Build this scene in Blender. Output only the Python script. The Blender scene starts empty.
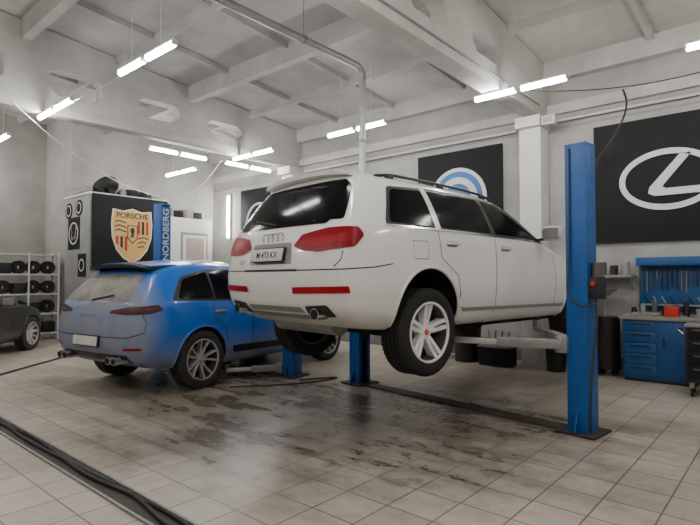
import bpy, bmesh, math, random
from mathutils import Vector, Matrix
from mathutils.bvhtree import BVHTree
random.seed(3)
S=bpy.context.scene
COL=S.collection
R=math.radians

# ---------------------------------------------------------------- materials
def mat(name,col,rough=.5,metal=0,noise=0,scale=4,dark=None,bump=0,coat=0,emit=0,spec=.5):
    m=bpy.data.materials.new(name); m.use_nodes=True
    nt=m.node_tree; b=nt.nodes['Principled BSDF']
    b.inputs['Base Color'].default_value=(*col,1)
    b.inputs['Roughness'].default_value=rough
    b.inputs['Metallic'].default_value=metal
    b.inputs['Coat Weight'].default_value=coat
    b.inputs['Coat Roughness'].default_value=.06
    b.inputs['Specular IOR Level'].default_value=spec
    if emit:
        b.inputs['Emission Color'].default_value=(*col,1)
        b.inputs['Emission Strength'].default_value=emit
    if noise or bump:
        tc=nt.nodes.new('ShaderNodeTexCoord')
        n=nt.nodes.new('ShaderNodeTexNoise'); n.inputs['Scale'].default_value=scale
        n.inputs['Detail'].default_value=8; n.inputs['Roughness'].default_value=.65
        nt.links.new(tc.outputs['Object'],n.inputs['Vector'])
        if noise:
            r=nt.nodes.new('ShaderNodeValToRGB')
            r.color_ramp.elements[0].position=.3; r.color_ramp.elements[1].position=.65
            d=dark or tuple(c*(1-noise) for c in col)
            r.color_ramp.elements[0].color=(*d,1); r.color_ramp.elements[1].color=(*col,1)
            nt.links.new(n.outputs['Fac'],r.inputs['Fac'])
            nt.links.new(r.outputs['Color'],b.inputs['Base Color'])
        if bump:
            bp=nt.nodes.new('ShaderNodeBump'); bp.inputs['Strength'].default_value=bump
            bp.inputs['Distance'].default_value=.02
            nt.links.new(n.outputs['Fac'],bp.inputs['Height'])
            nt.links.new(bp.outputs['Normal'],b.inputs['Normal'])
    return m

def paint(name,col,dirt,dirt_lo,dirt_hi,rear0=None,rear1=None,amount=.8,rough=.25,rearlo=0,coat=.6):
    """car paint with road dust rising from the sills (object z) and over the tail (object y)"""
    m=bpy.data.materials.new(name); m.use_nodes=True
    nt=m.node_tree; b=nt.nodes['Principled BSDF']; L=nt.links.new
    tc=nt.nodes.new('ShaderNodeTexCoord'); sp=nt.nodes.new('ShaderNodeSeparateXYZ')
    L(tc.outputs['Object'],sp.inputs[0])
    mr=nt.nodes.new('ShaderNodeMapRange'); mr.inputs[1].default_value=dirt_lo; mr.inputs[2].default_value=dirt_hi
    mr.inputs[3].default_value=1; mr.inputs[4].default_value=0
    L(sp.outputs['Z'],mr.inputs[0]); fac=mr.outputs[0]
    if rear0 is not None:
        m2=nt.nodes.new('ShaderNodeMapRange'); m2.inputs[1].default_value=rear0; m2.inputs[2].default_value=rear1
        m2.inputs[3].default_value=1; m2.inputs[4].default_value=rearlo
        L(sp.outputs['Y'],m2.inputs[0])
        mx=nt.nodes.new('ShaderNodeMath'); mx.operation='MAXIMUM'; L(fac,mx.inputs[0]); L(m2.outputs[0],mx.inputs[1]); fac=mx.outputs[0]
    n=nt.nodes.new('ShaderNodeTexNoise'); n.inputs['Scale'].default_value=5; n.inputs['Detail'].default_value=9
    L(tc.outputs['Object'],n.inputs['Vector'])
    mr2=nt.nodes.new('ShaderNodeMapRange'); mr2.inputs[1].default_value=.3; mr2.inputs[2].default_value=.6
    mr2.inputs[3].default_value=.7; mr2.inputs[4].default_value=1
    L(n.outputs['Fac'],mr2.inputs[0])
    mu=nt.nodes.new('ShaderNodeMath'); mu.operation='MULTIPLY'; L(fac,mu.inputs[0]); L(mr2.outputs[0],mu.inputs[1])
    m3=nt.nodes.new('ShaderNodeMath'); m3.operation='MULTIPLY'; L(mu.outputs[0],m3.inputs[0]); m3.inputs[1].default_value=amount
    mix=nt.nodes.new('ShaderNodeMix'); mix.data_type='RGBA'
    mix.inputs[6].default_value=(*col,1); mix.inputs[7].default_value=(*dirt,1)
    L(m3.outputs[0],mix.inputs[0]); L(mix.outputs[2],b.inputs['Base Color'])
    rr=nt.nodes.new('ShaderNodeMapRange'); rr.inputs[3].default_value=rough; rr.inputs[4].default_value=.7
    L(m3.outputs[0],rr.inputs[0]); L(rr.outputs[0],b.inputs['Roughness'])
    cc=nt.nodes.new('ShaderNodeMapRange'); cc.inputs[3].default_value=coat; cc.inputs[4].default_value=.0
    L(m3.outputs[0],cc.inputs[0]); L(cc.outputs[0],b.inputs['Coat Weight'])
    return m

M_wall=mat('wall_plaster',(.42,.412,.39),.85,noise=.28,scale=1.3,bump=.15)
M_ceil=mat('ceiling_concrete',(.50,.49,.465),.9,noise=.28,scale=1.1,bump=.15)
M_beam=mat('beam_whitewash',(.56,.55,.52),.85,noise=.25,scale=1.8,bump=.2)
M_column=mat('column_paint',(.70,.69,.66),.8,noise=.12,scale=2)
M_white=mat('white_enamel',(.72,.72,.70),.4)
M_lampbody=mat('lamp_body',(.75,.75,.73),.5)
M_tube=mat('lamp_tube',(1,.975,.93),.3,emit=84)
M_black=mat('black_plastic',(.014,.014,.015),.45)
M_dark=mat('dark_cavity',(.008,.008,.008),.9)
M_tyre=mat('tyre_rubber',(.018,.017,.016),.75,bump=.5,scale=60)
M_dustytyre=mat('dusty_tyre',(.05,.045,.04),.85,noise=.5,scale=12)
M_glass=mat('tinted_glass',(.004,.0045,.005),.12,spec=.12)
M_dustglass=mat('dusty_glass',(.30,.285,.25),.6,noise=.45,scale=3,dark=(.08,.08,.075))
M_red=mat('red_lens',(.26,.001,.008),.3,spec=.25)
M_redlow=mat('reflector_lens',(.36,.002,.012),.3,spec=.25)
M_chrome=mat('chrome',(.75,.75,.75),.15,metal=1)
M_alu=mat('aluminium',(.62,.62,.62),.35,metal=.8)
M_barrel=mat('rim_barrel_grey',(.09,.09,.09),.5,metal=.5)
M_silverrim=mat('silver_rim',(.50,.48,.45),.45,metal=.4)
M_whiterim=mat('white_rim',(.85,.85,.84),.35,coat=.5)
M_orange=mat('orange_cap',(.7,.12,.02),.4)
M_galv=mat('galvanised_steel',(.50,.50,.50),.4,metal=.7,noise=.2,scale=20)
M_steel=mat('worn_steel',(.33,.33,.32),.5,metal=.4,noise=.35,scale=8)
M_lift=mat('lift_blue',(.004,.10,.38),.42,noise=.3,scale=5)
M_cab=mat('cabinet_blue',(.006,.08,.25),.45,noise=.2,scale=4)
M_board=mat('sign_black',(.012,.012,.014),.7,noise=.35,scale=2,spec=.3)
M_silver=mat('sign_silver',(.66,.66,.66),.4)
M_gold=mat('crest_gold',(.62,.40,.13),.5)
M_crestred=mat('crest_red',(.45,.02,.02),.5)
M_signblue=mat('sign_blue',(.03,.16,.45),.5)
M_redp=mat('red_plastic',(.55,.03,.015),.4)
M_plate=mat('number_plate',(.72,.72,.69),.5,noise=.25,scale=12)
M_ink=mat('plate_ink',(.02,.02,.02),.6)
M_pinkdoor=mat('door_glass_warm',(.46,.38,.35),.5,noise=.1)
M_cable=mat('white_cable',(.7,.69,.66),.6)
M_grey=mat('grey_plastic',(.25,.25,.25),.5)
M_dgrey=mat('dark_grey_plastic',(.10,.10,.10),.5)
M_wood=mat('bench_top',(.30,.28,.25),.5,noise=.3,scale=6)
M_stain=mat('trench_grime',(.04,.034,.026),.6,noise=.6,scale=14,bump=.5)
M_hose=mat('rubber_hose',(.04,.036,.032),.7)

P_white=paint('paint_white',(.90,.895,.885),(.36,.33,.29),.30,.74,amount=.5,rough=.2,coat=.8)
P_blue=paint('paint_blue',(.002,.140,.60),(.27,.27,.265),.34,.76,-.84,-.52,amount=.9,rough=.28,coat=.7)
P_dark=paint('paint_dark',(.02,.018,.018),(.10,.09,.08),.2,.6,amount=.5)

def floor_mat():
    m=bpy.data.materials.new('floor_tiles'); m.use_nodes=True
    nt=m.node_tree; b=nt.nodes['Principled BSDF']; L=nt.links.new; N=nt.nodes.new
    tc=N('ShaderNodeTexCoord')
    br=N('ShaderNodeTexBrick'); br.offset=0; br.squash=1
    br.inputs['Scale'].default_value=1; br.inputs['Brick Width'].default_value=.33; br.inputs['Row Height'].default_value=.33
    br.inputs['Mortar Size'].default_value=.0065; br.inputs['Mortar Smooth'].default_value=.3; br.inputs['Bias'].default_value=0
    br.inputs['Color1'].default_value=(.50,.44,.365,1); br.inputs['Color2'].default_value=(.59,.525,.44,1)
    br.inputs['Mortar'].default_value=(.20,.165,.13,1)
    L(tc.outputs['Object'],br.inputs['Vector'])
    def noise(sc,lo,hi,det=9,stretch=None):
        n=N('ShaderNodeTexNoise'); n.inputs['Scale'].default_value=sc; n.inputs['Detail'].default_value=det; n.inputs['Roughness'].default_value=.68
        if stretch:
            mp=N('ShaderNodeMapping'); mp.inputs['Scale'].default_value=stretch; L(tc.outputs['Object'],mp.inputs['Vector']); L(mp.outputs[0],n.inputs['Vector'])
        else: L(tc.outputs['Object'],n.inputs['Vector'])
        r=N('ShaderNodeMapRange'); r.inputs[1].default_value=lo; r.inputs[2].default_value=hi; L(n.outputs['Fac'],r.inputs[0]); return r.outputs[0]
    def blob(cx,cy,sx,sy):
        s=N('ShaderNodeVectorMath'); s.operation='SUBTRACT'; s.inputs[1].default_value=(cx,cy,0); L(tc.outputs['Object'],s.inputs[0])
        k=N('ShaderNodeVectorMath'); k.operation='MULTIPLY'; k.inputs[1].default_value=(1/sx,1/sy,0); L(s.outputs[0],k.inputs[0])
        l=N('ShaderNodeVectorMath'); l.operation='LENGTH'; L(k.outputs[0],l.inputs[0])
        r=N('ShaderNodeMapRange'); r.inputs[1].default_value=.2; r.inputs[2].default_value=1; r.inputs[3].default_value=1; r.inputs[4].default_value=0
        L(l.outputs['Value'],r.inputs[0]); return r.outputs[0]
    def op(o,a,c):
        x=N('ShaderNodeMath'); x.operation=o
        for i,v in enumerate((a,c)):
            if isinstance(v,(int,float)): x.inputs[i].default_value=v
            else: L(v,x.inputs[i])
        return x.outputs[0]
    broad=op('MULTIPLY',noise(.7,.40,.72),.38)
    fine=op('MULTIPLY',noise(6,.46,.76),.26)
    streak=op('MULTIPLY',noise(2.2,.44,.66,9,(.30,1.7,1)),.55)
    zone=op('MAXIMUM',op('MAXIMUM',blob(-3.4,4.6,3.6,2.7),blob(-6.8,4.6,3.0,2.8)),blob(-4.2,3.2,3.2,2.0))
    g=op('MULTIPLY',zone,op('ADD',op('ADD',op('MULTIPLY',noise(1.6,.38,.62),.50),.20),streak))
    wet=op('MULTIPLY',blob(-2.45,3.45,1.1,.9),op('MULTIPLY',noise(4.5,.52,.62,12,(.7,1.3,1)),.7))
    wet2=op('MULTIPLY',blob(-3.9,4.7,2.2,1.0),op('MULTIPLY',noise(4.0,.49,.62,12,(.5,1.5,1)),.75))
    wet3=op('MULTIPLY',blob(-2.4,5.2,1.6,.8),op('MULTIPLY',noise(6,.50,.62,12,(.6,1.5,1)),.7))
    wet4=op('MULTIPLY',blob(-5.3,4.0,1.8,1.2),op('MULTIPLY',noise(3.4,.49,.62,12,(.5,1.5,1)),.65))
    tot=op('MINIMUM',op('ADD',op('ADD',broad,fine),op('ADD',g,op('MAXIMUM',op('MAXIMUM',wet,wet2),op('MAXIMUM',wet3,wet4)))),.92)
    mix=N('ShaderNodeMix'); mix.data_type='RGBA'; mix.inputs[7].default_value=(.095,.076,.055,1)
    L(tot,mix.inputs[0]); L(br.outputs['Color'],mix.inputs[6]); L(mix.outputs[2],b.inputs['Base Color'])
    rr=N('ShaderNodeMapRange'); rr.inputs[3].default_value=.42; rr.inputs[4].default_value=.25; L(tot,rr.inputs[0]); L(rr.outputs[0],b.inputs['Roughness'])
    bp=N('ShaderNodeBump'); bp.inputs['Strength'].default_value=.25; bp.inputs['Distance'].default_value=.004; bp.invert=True
    L(br.outputs['Fac'],bp.inputs['Height']); L(bp.outputs['Normal'],b.inputs['Normal'])
    return m
M_floor=floor_mat()

# ---------------------------------------------------------------- helpers
def empty(name,loc=(0,0,0),rot=(0,0,0)):
    o=bpy.data.objects.new(name,None); o.location=loc; o.rotation_euler=rot; o.empty_display_size=.2; COL.objects.link(o); return o
def addobj(name,me,m,parent=None,loc=(0,0,0),rot=(0,0,0)):
    o=bpy.data.objects.new(name,me); COL.objects.link(o); o.location=loc; o.rotation_euler=rot
    if m is not None and len(me.materials)==0: me.materials.append(m)
    if parent: o.parent=parent
    return o
def mk(name,v,f,m,parent=None,smooth=False,loc=(0,0,0),rot=(0,0,0),ang=35):
    me=bpy.data.meshes.new(name); me.from_pydata([tuple(p) for p in v],[],f)
    bm=bmesh.new(); bm.from_mesh(me); bmesh.ops.recalc_face_normals(bm,faces=bm.faces); bm.to_mesh(me); bm.free()
    if smooth:
        for p in me.polygons: p.use_smooth=True
        me.set_sharp_from_angle(angle=R(ang))
    return addobj(name,me,m,parent,loc,rot)
def box(name,c,s,m,parent=None,rot=(0,0,0),bevel=0):
    bm=bmesh.new(); bmesh.ops.create_cube(bm,size=1)
    bmesh.ops.scale(bm,vec=s,verts=bm.verts)
    if bevel: bmesh.ops.bevel(bm,geom=bm.edges[:],offset=bevel,segments=2,affect='EDGES',profile=.6)
    me=bpy.data.meshes.new(name); bm.to_mesh(me); bm.free()
    if bevel:
        for p in me.polygons: p.use_smooth=True
        me.set_sharp_from_angle(angle=R(40))
    return addobj(name,me,m,parent,c,rot)
def bar(name,p0,p1,w,h,m,parent=None):
    """rectangular bar between points"""
    p0=Vector(p0);p1=Vector(p1);d=(p1-p0); L=d.length; d.normalize()
    q=d.to_track_quat('X','Z')
    o=box(name,(p0+p1)/2,(L,w,h),m,parent,bevel=min(w,h)*.12); o.rotation_euler=q.to_euler(); return o
def cyl(name,p0,p1,r,m,parent=None,seg=20,r2=None):
    p0=Vector(p0);p1=Vector(p1);d=p1-p0
    bm=bmesh.new(); bmesh.ops.create_cone(bm,cap_ends=True,segments=seg,radius1=r,radius2=r if r2 is None else r2,depth=d.length)
    me=bpy.data.meshes.new(name); bm.to_mesh(me); bm.free()
    for p in me.polygons: p.use_smooth=True
    me.set_sharp_from_angle(angle=R(40))
    return addobj(name,me,m,parent,(p0+p1)/2,d.to_track_quat('Z','Y').to_euler())
def tube(name,pts,r,m,parent=None,res=6,smooth=True):
    cu=bpy.data.curves.new(name,'CURVE'); cu.dimensions='3D'; cu.bevel_depth=r; cu.bevel_resolution=3; cu.use_fill_caps=True
    if smooth:
        s=cu.splines.new('NURBS'); s.points.add(len(pts)-1)
        for p,q in zip(s.points,pts): p.co=(*q,1)
        s.use_endpoint_u=True; s.order_u=3; s.resolution_u=res
    else:
        s=cu.splines.new('POLY'); s.points.add(len(pts)-1)
        for p,q in zip(s.points,pts): p.co=(*q,1)
    o=bpy.data.objects.new(name+'_c',cu); COL.objects.link(o)
    me=bpy.data.meshes.new_from_object(o.evaluated_get(bpy.context.evaluated_depsgraph_get()))
    bpy.data.objects.remove(o)
    for p in me.polygons: p.use_smooth=True
    me.materials.clear()
    return addobj(name,me,m,parent)
def text(name,s,size,m,parent,loc,rot=(0,0,0),ext=.004,sx=1):
    cu=bpy.data.curves.new(name,'FONT'); cu.body=s; cu.size=size; cu.extrude=ext; cu.align_x='CENTER'; cu.align_y='CENTER'; cu.offset=size*.015
    o=bpy.data.objects.new(name+'_c',cu); COL.objects.link(o)
    me=bpy.data.meshes.new_from_object(o.evaluated_get(bpy.context.evaluated_depsgraph_get()))
    bpy.data.objects.remove(o); me.materials.clear()
    ob=addobj(name,me,m,parent,loc,rot); ob.scale=(sx,1,1); return ob
def prism(name,pts,z0,z1,m,parent,loc=(0,0,0),rot=(0,0,0)):
    n=len(pts)
    v=[(p[0],p[1],z0) for p in pts]+[(p[0],p[1],z1) for p in pts]
    f=[list(range(n))[::-1],list(range(n,2*n))]+[[i,(i+1)%n,n+(i+1)%n,n+i] for i in range(n)]
    return mk(name,v,f,m,parent,loc=loc,rot=rot)
def ring(name,a,b,a2,b2,z0,z1,m,parent,c=(0,0),seg=64):
    v=[];f=[]
    for i in range(seg):
        t=2*math.pi*i/seg; C=math.cos(t);Sn=math.sin(t)
        v+=[(c[0]+a*C,c[1]+b*Sn,z0),(c[0]+a*C,c[1]+b*Sn,z1),(c[0]+a2*C,c[1]+b2*Sn,z1),(c[0]+a2*C,c[1]+b2*Sn,z0)]
    for i in range(seg):
        j=(i+1)%seg
        for k in range(4):
            f.append([4*i+k,4*i+(k+1)%4,4*j+(k+1)%4,4*j+k])
    return mk(name,v,f,m,parent,smooth=True)
def lathe_x(name,prof,m,parent=None,seg=48,loc=(0,0,0),rot=(0,0,0),closed=True):
    """profile [(r,x)] about x axis"""
    v=[];f=[];n=len(prof)
    for i in range(seg):
        t=2*math.pi*i/seg
        for r,x in prof: v.append((x,r*math.cos(t),r*math.sin(t)))
    for i in range(seg):
        j=(i+1)%seg
        for k in range(n if closed else n-1):
            k2=(k+1)%n
            f.append([i*n+k,i*n+k2,j*n+k2,j*n+k])
    return mk(name,v,f,m,parent,smooth=True,loc=loc,rot=rot,ang=40)
def rpoly(pts,r=.04,n=4):
    out=[];N=len(pts)
    for i in range(N):
        p=Vector(pts[i]);a=Vector(pts[i-1]);b=Vector(pts[(i+1)%N])
        rr=min(r,(a-p).length*.45,(b-p).length*.45)
        s=p+(a-p).normalized()*rr; e=p+(b-p).normalized()*rr
        for k in range(n+1):
            t=k/n; q=s*(1-t)**2+p*2*t*(1-t)+e*t*t; out.append((q.x,q.y))
    return out
def strip(pts,w):
    L=[];Rr=[]
    for i,p in enumerate(pts):
        p=Vector(p); a=Vector(pts[max(i-1,0)]); b=Vector(pts[min(i+1,len(pts)-1)])
        d=(b-a).normalized(); nrm=Vector((-d.y,d.x))*w/2
        L.append(tuple(p+nrm)); Rr.append(tuple(p-nrm))
    return L+Rr[::-1]

# ---------------------------------------------------------------- wheel
def wheel(parent,x,y,z,side,Rw,rr,hw,rimmat,tyremat,style,a0=0,capmat=None,pre='wheel'):
    e=empty(pre,(x,y,z),(0,0,0 if side>0 else math.pi)); e.parent=parent
    pf=[(rr,-hw*.9),(rr+.03,-hw),(Rw-.05,-hw*1.04),(Rw-.015,-hw*.9),(Rw,-hw*.72)]
    for g in (-.35,0,.35):
        pf+=[(Rw,(g-.06)*hw),(Rw-.012,(g-.05)*hw),(Rw-.012,(g+.05)*hw),(Rw,(g+.06)*hw)]
    pf+=[(Rw,hw*.72),(Rw-.015,hw*.9),(Rw-.05,hw*1.04),(rr+.03,hw),(rr,hw*.9)]
    lathe_x('tyre',pf,tyremat,e)
    # shoulder tread blocks
    v=[];f=[]
    nb=56
    for i in range(nb):
        t0=2*math.pi*i/nb; t1=t0+2*math.pi/nb*.62
        for sx in (-1,1):
            b=len(v)
            for t in (t0,t1):
                for (r,x) in ((Rw-.020,hw*.93*sx),(Rw+.004,hw*.80*sx),(Rw+.004,hw*.55*sx),(Rw-.012,hw*.55*sx)):
                    v.append((x,r*math.cos(t),r*math.sin(t)))
            f+=[[b,b+1,b+5,b+4],[b+1,b+2,b+6,b+5],[b+2,b+3,b+7,b+6],[b,b+1,b+2,b+3],[b+4,b+5,b+6,b+7]]
    mk('tread_blocks',v,f,tyremat,e)
    lathe_x('rim_lip',[(rr+.004,hw*.88),(rr+.004,hw*.98),(rr-.012,hw*.99),(rr-.018,hw*.86),(rr-.012,hw*.80)],rimmat,e)
    lathe_x('rim_barrel',[(rr+.002,hw*.86),(rr-.016,hw*.82),(rr-.03,hw*.3),(rr-.03,-hw*.9),(rr,-hw*.9)],M_barrel,e)
    lathe_x('inner_well',[(.001,-.02),(rr-.03,-.02),(rr-.03,-.05),(.001,-.05)],M_dark,e)
    lathe_x('brake_disc',[(.001,.0),(rr*.62,.0),(rr*.62,-.015),(.001,-.015)],M_steel,e)
    xo=hw*.72
    lathe_x('hub',[(.001,xo-.015),(.03,xo-.012),(.065,xo-.02),(.080,xo-.045),(.080,.0),(.001,.0)],rimmat,e,seg=32)
    lathe_x('hub_cap',[(.001,xo-.003),(.026,xo-.006),(.03,xo-.02),(.001,xo-.02)],capmat or rimmat,e,seg=24)
    v=[];f=[]
    def spoke(ain,aout,w0,w1):
        r0=.05;r1=rr-.012
        b=len(v)
        for (rad,an,w,xf,xb) in ((r0,ain,w0,xo-.02,.02),((r0+r1)/2,(ain+aout)/2,(w0+w1)/2*.9,xo-.006,.02),(r1,aout,w1,hw*.86,.02)):
            cr=Vector((math.cos(an),math.sin(an)));tn=Vector((-cr.y,cr.x))
            for sgn,xx in ((-1,xb),(-1,xf-.008),(-.6,xf),(.6,xf),(1,xf-.008),(1,xb)):
                p=cr*rad+tn*w*sgn; v.append((xx,p.x,p.y))
        for k in range(2):
            for i in range(6):
                j=(i+1)%6
                f.append([b+k*6+i,b+k*6+j,b+(k+1)*6+j,b+(k+1)*6+i])
        f.append([b+i for i in range(6)]); f.append([b+12+i for i in range(6)])
    for k in range(5):
        a=a0+k*2*math.pi/5
        if style=='wide':
            spoke(a-.25,a-.12,.022,.021); spoke(a+.25,a+.12,.022,.021)
        elif style=='twin':
            spoke(a-.2,a-.26,.017,.014); spoke(a+.2,a+.26,.017,.014)
        else:
            spoke(a,a,.03,.028); spoke(a+.63,a+.63,.02,.02)
    mk('spokes',v,f,rimmat,e,smooth=True,ang=30)
    return e

# ---------------------------------------------------------------- car body
class Car:
    def __init__(s,name,rows,loc,rz,pmat,wheels,arch,lift=0,pitch=0,bulge=.05):
        s.root=empty(name,(loc[0],loc[1],lift),(pitch,0,rz))
        s.rows=rows
        V=[];F=[]
        def ringpts(r):
            (y0,y3,y4,y5,y6,y7,zb,w2,z3,w3,z4,w4,z5,w5,z6,w6,z7,w7,zt)=r
            return [(0,y0,zb),(.5*w2,y0,zb),(w2,y0,zb+.01),(w3,y3,z3),(w4,y4,z4),(w5,y5,z5),(w6,y6,z6),(w7,y7,z7),(w7*.52,y7,zt-.008),(0,y7,zt)]
        rings=[]
        for r in rows:
            h=ringpts(r); full=h+[(-p[0],p[1],p[2]) for p in h[8:0:-1]]
            base=len(V); V+=full; rings.append(base)
        n=18
        for a,b in zip(rings[:-1],rings[1:]):
            for i in range(n):
                j=(i+1)%n; F.append([a+i,a+j,b+j,b+i])
        def cap(base,sg):
            r=lambda i:base+i
            l=lambda i:base+(18-i)%18
            grid=[[l(2),l(1),r(0),r(1),r(2)]]
            for i in (3,4,5,6):
                x,y,z=V[base+i]; row=[l(i)]
                for fr in (-.52,0,.52):
                    V.append((x*fr,y+sg*bulge*(1-fr*fr),z)); row.append(len(V)-1)
                row.append(r(i)); grid.append(row)
            grid.append([l(7),l(8),r(9),r(8),r(7)])
            for a,b in zip(grid[:-1],grid[1:]):
                for k in range(4): F.append([a[k],a[k+1],b[k+1],b[k]])
        cap(rings[0],-1); cap(rings[-1],1)
        me=bpy.data.meshes.new('cage'); me.from_pydata(V,[],F)
        bm=bmesh.new(); bm.from_mesh(me); bmesh.ops.recalc_face_normals(bm,faces=bm.faces)
        cl=bm.edges.layers.float.new('crease_edge')
        bm.verts.ensure_lookup_table()
        ringset={}
        for k,b in enumerate(rings):
            for i in range(18): ringset[b+i]=(k,i if i<=9 else 18-i)
        for e in bm.edges:
            a,b=e.verts[0].index,e.verts[1].index
            if a in ringset and b in ringset and ringset[a][1]==ringset[b][1]:
                i=ringset[a][1]
                if i==5: e[cl]=.45
                if i==7: e[cl]=.25
                if i==2: e[cl]=.4
        bm.to_mesh(me); bm.free()
        me.materials.append(pmat); me.materials.append(M_dark)
        for p in me.polygons: p.use_smooth=True
        o=bpy.data.objects.new('cage',me); COL.objects.link(o)
        sub=o.modifiers.new('s','SUBSURF'); sub.levels=3; sub.render_levels=3
        dg=bpy.context.evaluated_depsgraph_get()
        full=bpy.data.meshes.new_from_object(o.evaluated_get(dg))
        s.bvh=BVHTree.FromPolygons([v.co.copy() for v in full.vertices],[list(p.vertices) for p in full.polygons])
        # wheel arches
        bm=bmesh.new()
        for wy in wheels:
            for sd in (-1,1):
                r=bmesh.ops.create_cone(bm,cap_ends=True,segments=48,radius1=arch[0],radius2=arch[0],depth=.75)
                bmesh.ops.rotate(bm,verts=r['verts'],matrix=Matrix.Rotation(math.pi/2,3,'Y'))
                bmesh.ops.translate(bm,verts=r['verts'],vec=(sd*(.55+.375),wy,arch[1]))
        cm=bpy.data.meshes.new('cut'); bm.to_mesh(cm); bm.free()
        cm.materials.append(pmat); cm.materials.append(M_dark)
        for p in cm.polygons: p.material_index=1; p.use_smooth=True
        co=bpy.data.objects.new('cut',cm); COL.objects.link(co)
        bo=o.modifiers.new('b','BOOLEAN'); bo.operation='DIFFERENCE'; bo.solver='EXACT'; bo.object=co
        dg=bpy.context.evaluated_depsgraph_get(); dg.update()
        body=bpy.data.meshes.new_from_object(o.evaluated_get(dg))
        bpy.data.objects.remove(o); bpy.data.objects.remove(co)
        body.set_sharp_from_angle(angle=R(38))
        s.body=addobj('body',body,pmat,s.root)
        # arch lips
        for wy in wheels:
            for sd in (-1,1):
                pts=[]
                for k in range(33):
                    t=R(-22)+R(224)*k/32
                    y=wy+(arch[0]+.004)*math.cos(t); z=arch[1]+(arch[0]+.004)*math.sin(t)
                    h=s.cast((sd*3,y,z),(-sd,0,0))
                    if h and abs(h.x)>.75: pts.append((h.x+sd*.0,y,z))
                if len(pts)>3: tube('arch_lip',pts,.016,pmat,s.root,smooth=False)
    def cast(s,o,d):
        h=s.bvh.ray_cast(Vector(o),Vector(d)); return h[0]
    def patch(s,name,poly,mp,m,off=.004,grid=.05):
        bm=bmesh.new()
        vs=[bm.verts.new((p[0],p[1],0)) for p in poly]; bm.faces.new(vs)
        us=[p[0] for p in poly];ws=[p[1] for p in poly]
        for ax,arr in ((0,us),(1,ws)):
            k=math.floor(min(arr)/grid)+1
            while k*grid<max(arr):
                co=[0,0,0];no=[0,0,0];co[ax]=k*grid;no[ax]=1
                bmesh.ops.bisect_plane(bm,geom=bm.verts[:]+bm.edges[:]+bm.faces[:],plane_co=co,plane_no=no); k+=1
        kill=[]
        for v in bm.verts:
            o,d=mp(v.co.x,v.co.y); h=s.cast(o,d)
            if h is None: kill.append(v)
            else: v.co=h-Vector(d).normalized()*off
        if kill: bmesh.ops.delete(bm,geom=kill,context='VERTS')
        bmesh.ops.triangulate(bm,faces=[f for f in bm.faces if len(f.verts)>4])
        bmesh.ops.recalc_face_normals(bm,faces=bm.faces)
        me=bpy.data.meshes.new(name); bm.to_mesh(me); bm.free()
        for p in me.polygons: p.use_smooth=True
        return addobj(name,me,m,s.root)
    def side(s,sd): return lambda u,v:((sd*3,u,v),(-sd,0,0))
    def rear(s): return lambda u,v:((u,-4,v),(0,1,0))
    def front(s): return lambda u,v:((u,9,v),(0,-1,0))
    def top(s): return lambda u,v:((u,v,4),(0,0,-1))
    def corner(s,sd,cx,cy):
        def f(u,v):
            a=u; ox=math.sin(a)*sd; oy=-math.cos(a)
            return ((sd*cx+ox*3,cy+oy*3,v),(-ox,-oy,0))
        return f
    def both(s,name,poly,m,off=.004,grid=.05,r=.03):
        pl=rpoly(poly,r) if r else poly
        for sd in (-1,1): s.patch(name,pl,s.side(sd),m,off,grid)
    def seam(s,pts,w=.008,name='seam'):
        for sd in (-1,1): s.patch(name,strip(pts,w),s.side(sd),M_black,.0025,.06)
    def handle(s,y,z,m):
        for sd in (-1,1):
            h=s.cast((sd*3,y,z),(-sd,0,0))
            box('door_handle',(h.x+sd*.022,y,z),(.03,.19,.028),m,s.root,bevel=.010)
            box('handle_recess',(h.x+sd*.003,y,z-.004),(.012,.15,.05),M_grey,s.root,bevel=.004)
    def mirror(s,y,z,m):
        for sd in (-1,1):
            h=s.cast((sd*3,y,z-.06),(-sd,0,0)); x=abs(h.x)
            bm=bmesh.new(); bmesh.ops.create_icosphere(bm,subdivisions=3,radius=1)
            for v in bm.verts:
                c=v.co
                k=(abs(c.x)**4+abs(c.y)**3+abs(c.z)**4)**(-1/4); v.co=c*k
                v.co=Vector((v.co.x*.12,v.co.y*.07 if v.co.y>0 else v.co.y*.045,v.co.z*.085))
            me=bpy.data.meshes.new('mirror_housing'); bm.to_mesh(me); bm.free()
            for p in me.polygons: p.use_smooth=True
            addobj('mirror_housing',me,m,s.root,(sd*(x+.16),y+.02,z+.03))
            box('mirror_glass',(sd*(x+.16),y-.022,z+.03),(.19,.008,.125),M_grey,s.root,bevel=.003)
            bar('mirror_stalk',(sd*(x-.03),y+.02,z-.045),(sd*(x+.13),y+.02,z-.02),.05,.03,M_black,s.root)
def loftbox(name,secs,m,parent):
    v=[];f=[]
    for s in secs: v+=s
    n=len(secs[0])
    for k in range(len(secs)-1):
        for i in range(n):
            j=(i+1)%n; f.append([k*n+i,k*n+j,(k+1)*n+j,(k+1)*n+i])
    f.append(list(range(n))); f.append([(len(secs)-1)*n+i for i in range(n)])
    return mk(name,v,f,m,parent,smooth=True,ang=50)
def spoiler(c,xw,y0,y1,zt,zb,m,curve=.05):
    secs=[]
    for k in range(17):
        x=-xw+2*xw*k/16; a=abs(x/xw); d=curve*a**3; e=.02*a*a
        secs.append([(x,y1,zt-e-d*.6),(x,(y0+y1)/2,zt-.003-e-d*.6),(x,y0+d,zt-.028-e-d*.5),(x,y0+d+.006,zb-e-d*.2),(x,y1,zb-.03-e)])
    loftbox('roof_spoiler',secs,m,c.root)

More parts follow.
